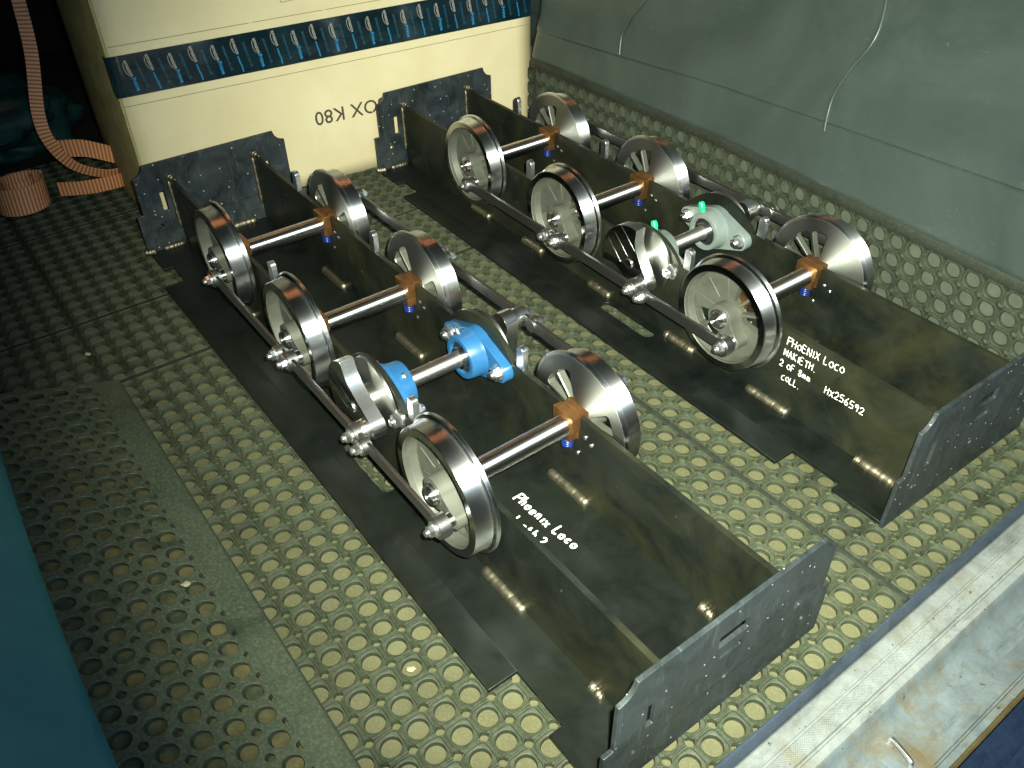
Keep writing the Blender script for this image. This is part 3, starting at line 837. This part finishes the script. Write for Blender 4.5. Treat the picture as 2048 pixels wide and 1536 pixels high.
    part('weld_bead', once(('w', .05), lambda: m_weld(.05)), (.003, .02, .007), (0, 0, pi / 2))
    for wdef in writing: part('handwriting', m_script(*wdef))
    return root
build((0, 0, 0), 0, 'locomotive_chassis', 'upside-down steel locomotive chassis with bright blue shaft bearings', 'blue_paint', False, -18, 1, [
    ('Phoenix Loco', (.735, .0060, TB), (.998, .06, 0), (-.06, .998, 0), .0124, .0011, 3),
    ('nakieth.2', (.744, -.0155, TB), (.99, .10, 0), (-.10, .99, 0), .0112, .0010, 4)])
yo_ = -(YF + TF / 2)
build((BX, BY, 0), BT, 'locomotive_chassis', 'upside-down steel locomotive chassis with pale grey shaft bearings and green caps', 'grey_paint', True, -42, 2, [
    ('PHOENIX LOCO', (.8305, yo_, .0905), (1, 0, 0), (0, 0, 1), .0100, .00050, 5, .06),
    ('NAKIETH.', (.8295, yo_, .0755), (1, 0, 0), (0, 0, 1), .0092, .00050, 6, .03),
    ('2 OF 8mm', (.8270, yo_, .0605), (1, 0, 0), (0, 0, 1), .0088, .00050, 7, .04),
    ('COLL.', (.8330, yo_, .0440), (1, 0, 0), (0, 0, 1), .0085, .00050, 8, .03),
    ('HX256592', (.8880, yo_, .0600), (1, 0, 0), (0, 0, 1), .0094, .00050, 9, .03)])

# ================================================================== CARTON
KX = math.atan(.08)
FW, FH, FD = .708, .47, .31
ck = tag(empty('cardboard_box', (-.092, -.079, -.001), (0, 0, -KX)), 'big cream cardboard carton with black printed tape standing behind both chassis', 'box')
# local: front face in plane x=0, y along width, z up, depth to -x
def sheet(name, x0, x1, ya, yb, za, zb, mat, bev=.001):
    bm = bmesh.new(); box(bm, x0, x1, ya, yb, za, zb, bev); return obj(name, finish(name, bm, mat), ck)
ZT0, ZT1 = .2040, .2625
ZM = .228     # flap meeting line
bm = bmesh.new()     # lower front flap, slightly bowed
def flap(za, zb, nm, bow):
    bm = bmesh.new(); n, m_ = 24, 10; g = []
    for i in range(n + 1):
        row = []
        for j in range(m_ + 1):
            y = FW * i / n; z = za + (zb - za) * j / m_
            row.append(bm.verts.new((bow * sin(pi * i / n) * sin(pi * j / m_) + .0006 * sin(i * 1.7 + j), y, z)))
        g.append(row)
    for i in range(n):
        for j in range(m_): bm.faces.new((g[i][j], g[i + 1][j], g[i + 1][j + 1], g[i][j + 1]))
    o = obj(nm, finish(nm, bm, 'cardboard', 60), ck); md = o.modifiers.new('solid', 'SOLIDIFY'); md.thickness = .004; md.offset = -1
    return o
flap(0, ZM - .0008, 'front_flap', .003); flap(ZM + .0008, FH, 'front_flap', .003)
sheet('side_panel', -FD, -.005, FW - .0035, FW + .0005, 0, FH, 'cardboard')
sheet('back_panel', -FD - .004, -FD, 0, FW, 0, FH, 'cardboard'); sheet('top_panel', -FD, -.004, .004, FW - .004, FH - .004, FH, 'cardboard'); sheet('bottom_panel', -FD, -.004, .004, FW - .004, .001, .004, 'cardboard')
o = sheet('side_panel', -FD, 0, -.002, .002, .0, FH, 'card_side'); o.location = (-.003, .0025, 0); o.rotation_euler = (0, 0, .05)
o = sheet('side_flap', -.185, 0, -.002, .002, .002, FH, 'card_side'); o.location = (-.004, -.0015, 0); o.rotation_euler = (0, 0, .115)
# black tape over the seam, folded round the left corner
def bowx(y, z):
    za, zb = (0, ZM - .0008) if z < ZM else (ZM + .0008, FH)
    return .003 * sin(pi * y / FW) * sin(pi * min(1, max(0, (z - za) / (zb - za))))
bm = bmesh.new(); n = 60; rows = []
zs = [ZT0 + (ZT1 - ZT0) * k / 12 for k in range(13)]
for i in range(n + 1):
    y = FW * i / n
    rows.append([bm.verts.new((bowx(y, z) + .0014 + .0005 * sin(y * 60) * (1 if abs(z - ZM) < .008 else .3), y, z)) for z in zs])
for i in range(n):
    for k in range(12): bm.faces.new((rows[i][k], rows[i + 1][k], rows[i + 1][k + 1], rows[i][k + 1]))
side = [bm.verts.new((-.045, -.0056, z + (.004 if z < ZM else -.004))) for z in zs]; mid = [bm.verts.new((-.001, -.0056, z)) for z in zs]
for k in range(12):
    bm.faces.new((rows[0][k], rows[0][k + 1], mid[k + 1], mid[k])); bm.faces.new((mid[k], mid[k + 1], side[k + 1], side[k]))
bmesh.ops.recalc_face_normals(bm, faces=bm.faces)
tp = obj('packing_tape', finish('packing_tape', bm, 'tape_black', 50), ck)
def text_mesh(txt, size, mat, ext=.0002, shear=0, off=0, space=1.0):
    cu = bpy.data.curves.new('lettering', 'FONT'); cu.body = txt; cu.size = size; cu.extrude = ext; cu.shear = shear; cu.offset = off; cu.space_character = space; cu.resolution_u = 3
    t = bpy.data.objects.new('tmp', cu); COL.objects.link(t)
    bpy.context.view_layer.update()
    me = bpy.data.meshes.new_from_object(t.evaluated_get(bpy.context.evaluated_depsgraph_get())); bpy.data.objects.remove(t)
    me.materials.clear(); me.materials.append(MATS[mat]); me.name = 'lettering'; return me
# text lies in local XY facing +Z -> front face (normal +X): X->dir, Y->up
def face_rot(ang):
    # build matrix with columns: text x, text y, normal
    tx = Vector((0, cos(ang), sin(ang))); ty = Vector((0, -sin(ang), cos(ang)))
    return Matrix((tx, ty, Vector((1, 0, 0)))).transposed().to_4x4()
tw = text_mesh('amazon', .0125, 'tape_white', .0001, 0, .0002); tb1 = text_mesh('Prime', .0135, 'tape_blue', .0001, 0, .0003); tb2 = text_mesh('amazonPrime', .0105, 'tape_blue', .0001, 0, .0003); td = text_mesh('amazon.co.uk', .0078, 'tape_dim', .0001, 0, .0001)
bm = bmesh.new(); tube(bm, spline([(.004, -.003, 0), (.014, -.0055, 0), (.026, -.0050, 0), (.034, -.002, 0)], 5), .0006, 5, .3, (0, 0, 1)); sw = finish('smile_arrow', bm, 'tape_white')
nT = 22
for i in range(nT):
    y = .016 + i * (FW - .02) / nT
    lift = .0045 * (i % 2) + random.uniform(-.001, .001)
    a = radians(-80)
    for me, z, s in ((tw, .2540 + lift, .62), (sw, .2540 + lift, .62), (tb2 if i % 2 else tb1, .2290 + lift * .6, .42 if i % 2 else .62)):
        o = obj('lettering', me, tp); o.matrix_basis = Matrix.Translation((bowx(y, z) + .0026, y + (.2570 - z) * .176, z)) @ face_rot(a) @ Matrix.Scale(s, 4)
    yy = y + .0155
    o = obj('lettering', td, tp); o.matrix_basis = Matrix.Translation((bowx(yy, .24) + .0026, yy, .2500)) @ face_rot(a) @ Matrix.Scale(.9, 4)
# thin printed guide lines and the upside-down lettering
def gline(pts, r=.0005):
    bm = bmesh.new(); tube(bm, [(bowx(y, z) + .0004, y, z) for y, z in pts], r, 5, .3, (1, 0, 0)); obj('printed_line', finish('printed_line', bm, 'card_line'), ck)
for z in (ZT0 - .0135, ZT1 + .0125): gline([(FW * i / 24, z) for i in range(25)])
gline([(.262, .335), (.258, .296)]); gline([(.258, .296), (.315, .298)])
me = text_mesh('BOX K80', .0325, 'card_ink', .0002, 0, .0002, 1.02)
w_ = max(v.co.x for v in me.vertices)
o = obj('lettering', me, ck); o.matrix_basis = Matrix.Translation((.0032, .281 + w_, .1215)) @ face_rot(pi)

# ================================================================== ORANGE STRAP
def ribbon(pts, width, wdir, n=10):
    P = spline([p[0] if isinstance(p, tuple) and isinstance(p[0], (tuple, Vector)) else p for p in pts], n); D = []
    dirs = spline([Vector(d) for d in wdir], n)
    bm = bmesh.new(); uvl = bm.loops.layers.uv.new('UVMap'); prev = None; s = 0; fs = []
    for i, p in enumerate(P):
        d = dirs[min(i, len(dirs) - 1)].normalized() * width / 2
        if i: s += (p - P[i - 1]).length
        row = (bm.verts.new(p - d), bm.verts.new(p), bm.verts.new(p + d), s)
        if prev:
            for k in range(2):
                f = bm.faces.new((prev[k], row[k], row[k + 1], prev[k + 1]))
                for lp, (uu, vv) in zip(f.loops, ((prev[3], k), (row[3], k), (row[3], k + 1), (prev[3], k + 1))): lp[uvl].uv = (uu * 2.6, vv)
        prev = row
    bmesh.ops.recalc_face_normals(bm, faces=bm.faces)
    return finish('webbing', bm, 'strap_weave', 80, smooth=False)
sx = -.25
strap = tag(empty('webbing_strap', (sx, -.16, 0)), 'orange ribbed webbing strap coiled beside the carton', 'strap')
def rib(name, pts, dirs, w=.036):
    pts = [(a - sx, b_ + .16, c_) for a, b_, c_ in pts]
    o = obj(name, ribbon(pts, w, dirs), strap); md = o.modifiers.new('solid', 'SOLIDIFY'); md.thickness = .0016; md.offset = 0; return o
# hanging run
rib('hanging_run', [(-.30, -.128, .40), (-.29, -.138, .31), (-.28, -.148, .235), (-.27, -.170, .150), (-.26, -.170, .105), (-.25, -.150, .064), (-.245, -.110, .040), (-.25, -.072, .034)],
    [(0, 1, -.1)] * 2 + [(.2, 1, -.2)] * 2 + [(.3, .9, .3), (.5, .5, .7), (.5, .1, .8), (.6, 0, .8)], .019)
rib('folded_run', [(-.27, -.160, .088), (-.26, -.125, .083), (-.25, -.088, .066), (-.255, -.075, .060)], [(.15, -.05, 1), (.1, .05, 1), (.1, .1, 1), (.1, .1, 1)], .030)
rib('folded_run', [(-.245, -.185, .034), (-.235, -.150, .030), (-.235, -.110, .026), (-.245, -.064, .022)], [(.25, 0, 1), (.25, 0, 1), (.25, 0, 1), (.25, 0, .9)], .026)
# roll lying on its side
spiral = []; dirs = []
for i in range(30):
    a = 2.2 + i * .42; r = .048 - i * .0010
    spiral.append((-.285 + r * .9 * cos(a), -.232 + r * sin(a), .024 + .0003 * i)); dirs.append((-.25, .1, 1))
rib('coil', spiral, dirs, .042)
# ---- dark teal bundle behind the strap
bm = bmesh.new()
bmesh.ops.create_icosphere(bm, subdivisions=5, radius=1)
from mathutils import noise as mn
for v in bm.verts:
    q = v.co.copy(); k = 1 + .22 * mn.noise(q * 2.1) + .10 * mn.noise(q * 5.3) + .05 * mn.noise(q * 11)
    v.co = Vector((q.x * .16 * k, q.y * .26 * k, max(-.05, q.z * .085 * k)))
tag(obj('cloth_bundle', finish('cloth_bundle', bm, 'teal_cloth', 80), None, (-.60, -.33, .045)), 'crumpled dark teal cloth bundle in shadow behind the orange strap', 'cloth')
# ---- bent wire catch in the bumper tray
def hitz(u, v, z):
    d = FWD + RGT * ((u - 1024) / 1687.02) - UPV * ((v - 768) / 1687.02); return CAM + d * ((z - CAM.z) / d.z)
a, b_ = hitz(1780, 1480, -.024), hitz(1822, 1532, -.022)
t_ = tag(empty('door_striker', (a.x, a.y, -.027)), 'bright bent wire striker in the dirty bumper tray', 'striker')
bm = bmesh.new(); d_ = (b_ - a)
tube(bm, spline([Vector((0, 0, -.006)), Vector((0, 0, .004)), d_ * .15 + Vector((0, 0, .0075)), d_ * .85 + Vector((0, 0, .0075)), d_ * 1.0 + Vector((0, 0, .003)), d_ * 1.0 + Vector((0, 0, -.006))], 6), .0022, 10)
obj('loop', finish('loop', bm, 'zinc', 60), t_)
bm = bmesh.new(); box(bm, -.012, d_.x + .012, min(0, d_.y) - .012, max(0, d_.y) + .012, -.0035, .0002, .001)
obj('mounting_plate', finish('mounting_plate', bm, 'sill_tray'), t_)

# ---- loose pale chips on the mats
for u, v, z, lab in ((372, 1168, .045, 'pale chip lying in a hole of the smooth left-hand mat'), (176, 708, .004, 'pale flake lying on the dark far part of the ring mat'), (822, 1338, .001, 'bright flake caught in the ring mat beside the front notch')):
    p = hitz(u, v, z); bm = bmesh.new(); rnd = random.Random(u)
    bmesh.ops.create_icosphere(bm, subdivisions=2, radius=.0040)
    for q in bm.verts: q.co = Vector((q.co.x * rnd.uniform(.8, 1.3), q.co.y * rnd.uniform(.5, .9), q.co.z * .3))
    tag(obj('debris_chip', finish('debris_chip', bm, 'chip_cream', smooth=False), None, p, (.1, .2, rnd.uniform(0, 3))), lab, 'chip')
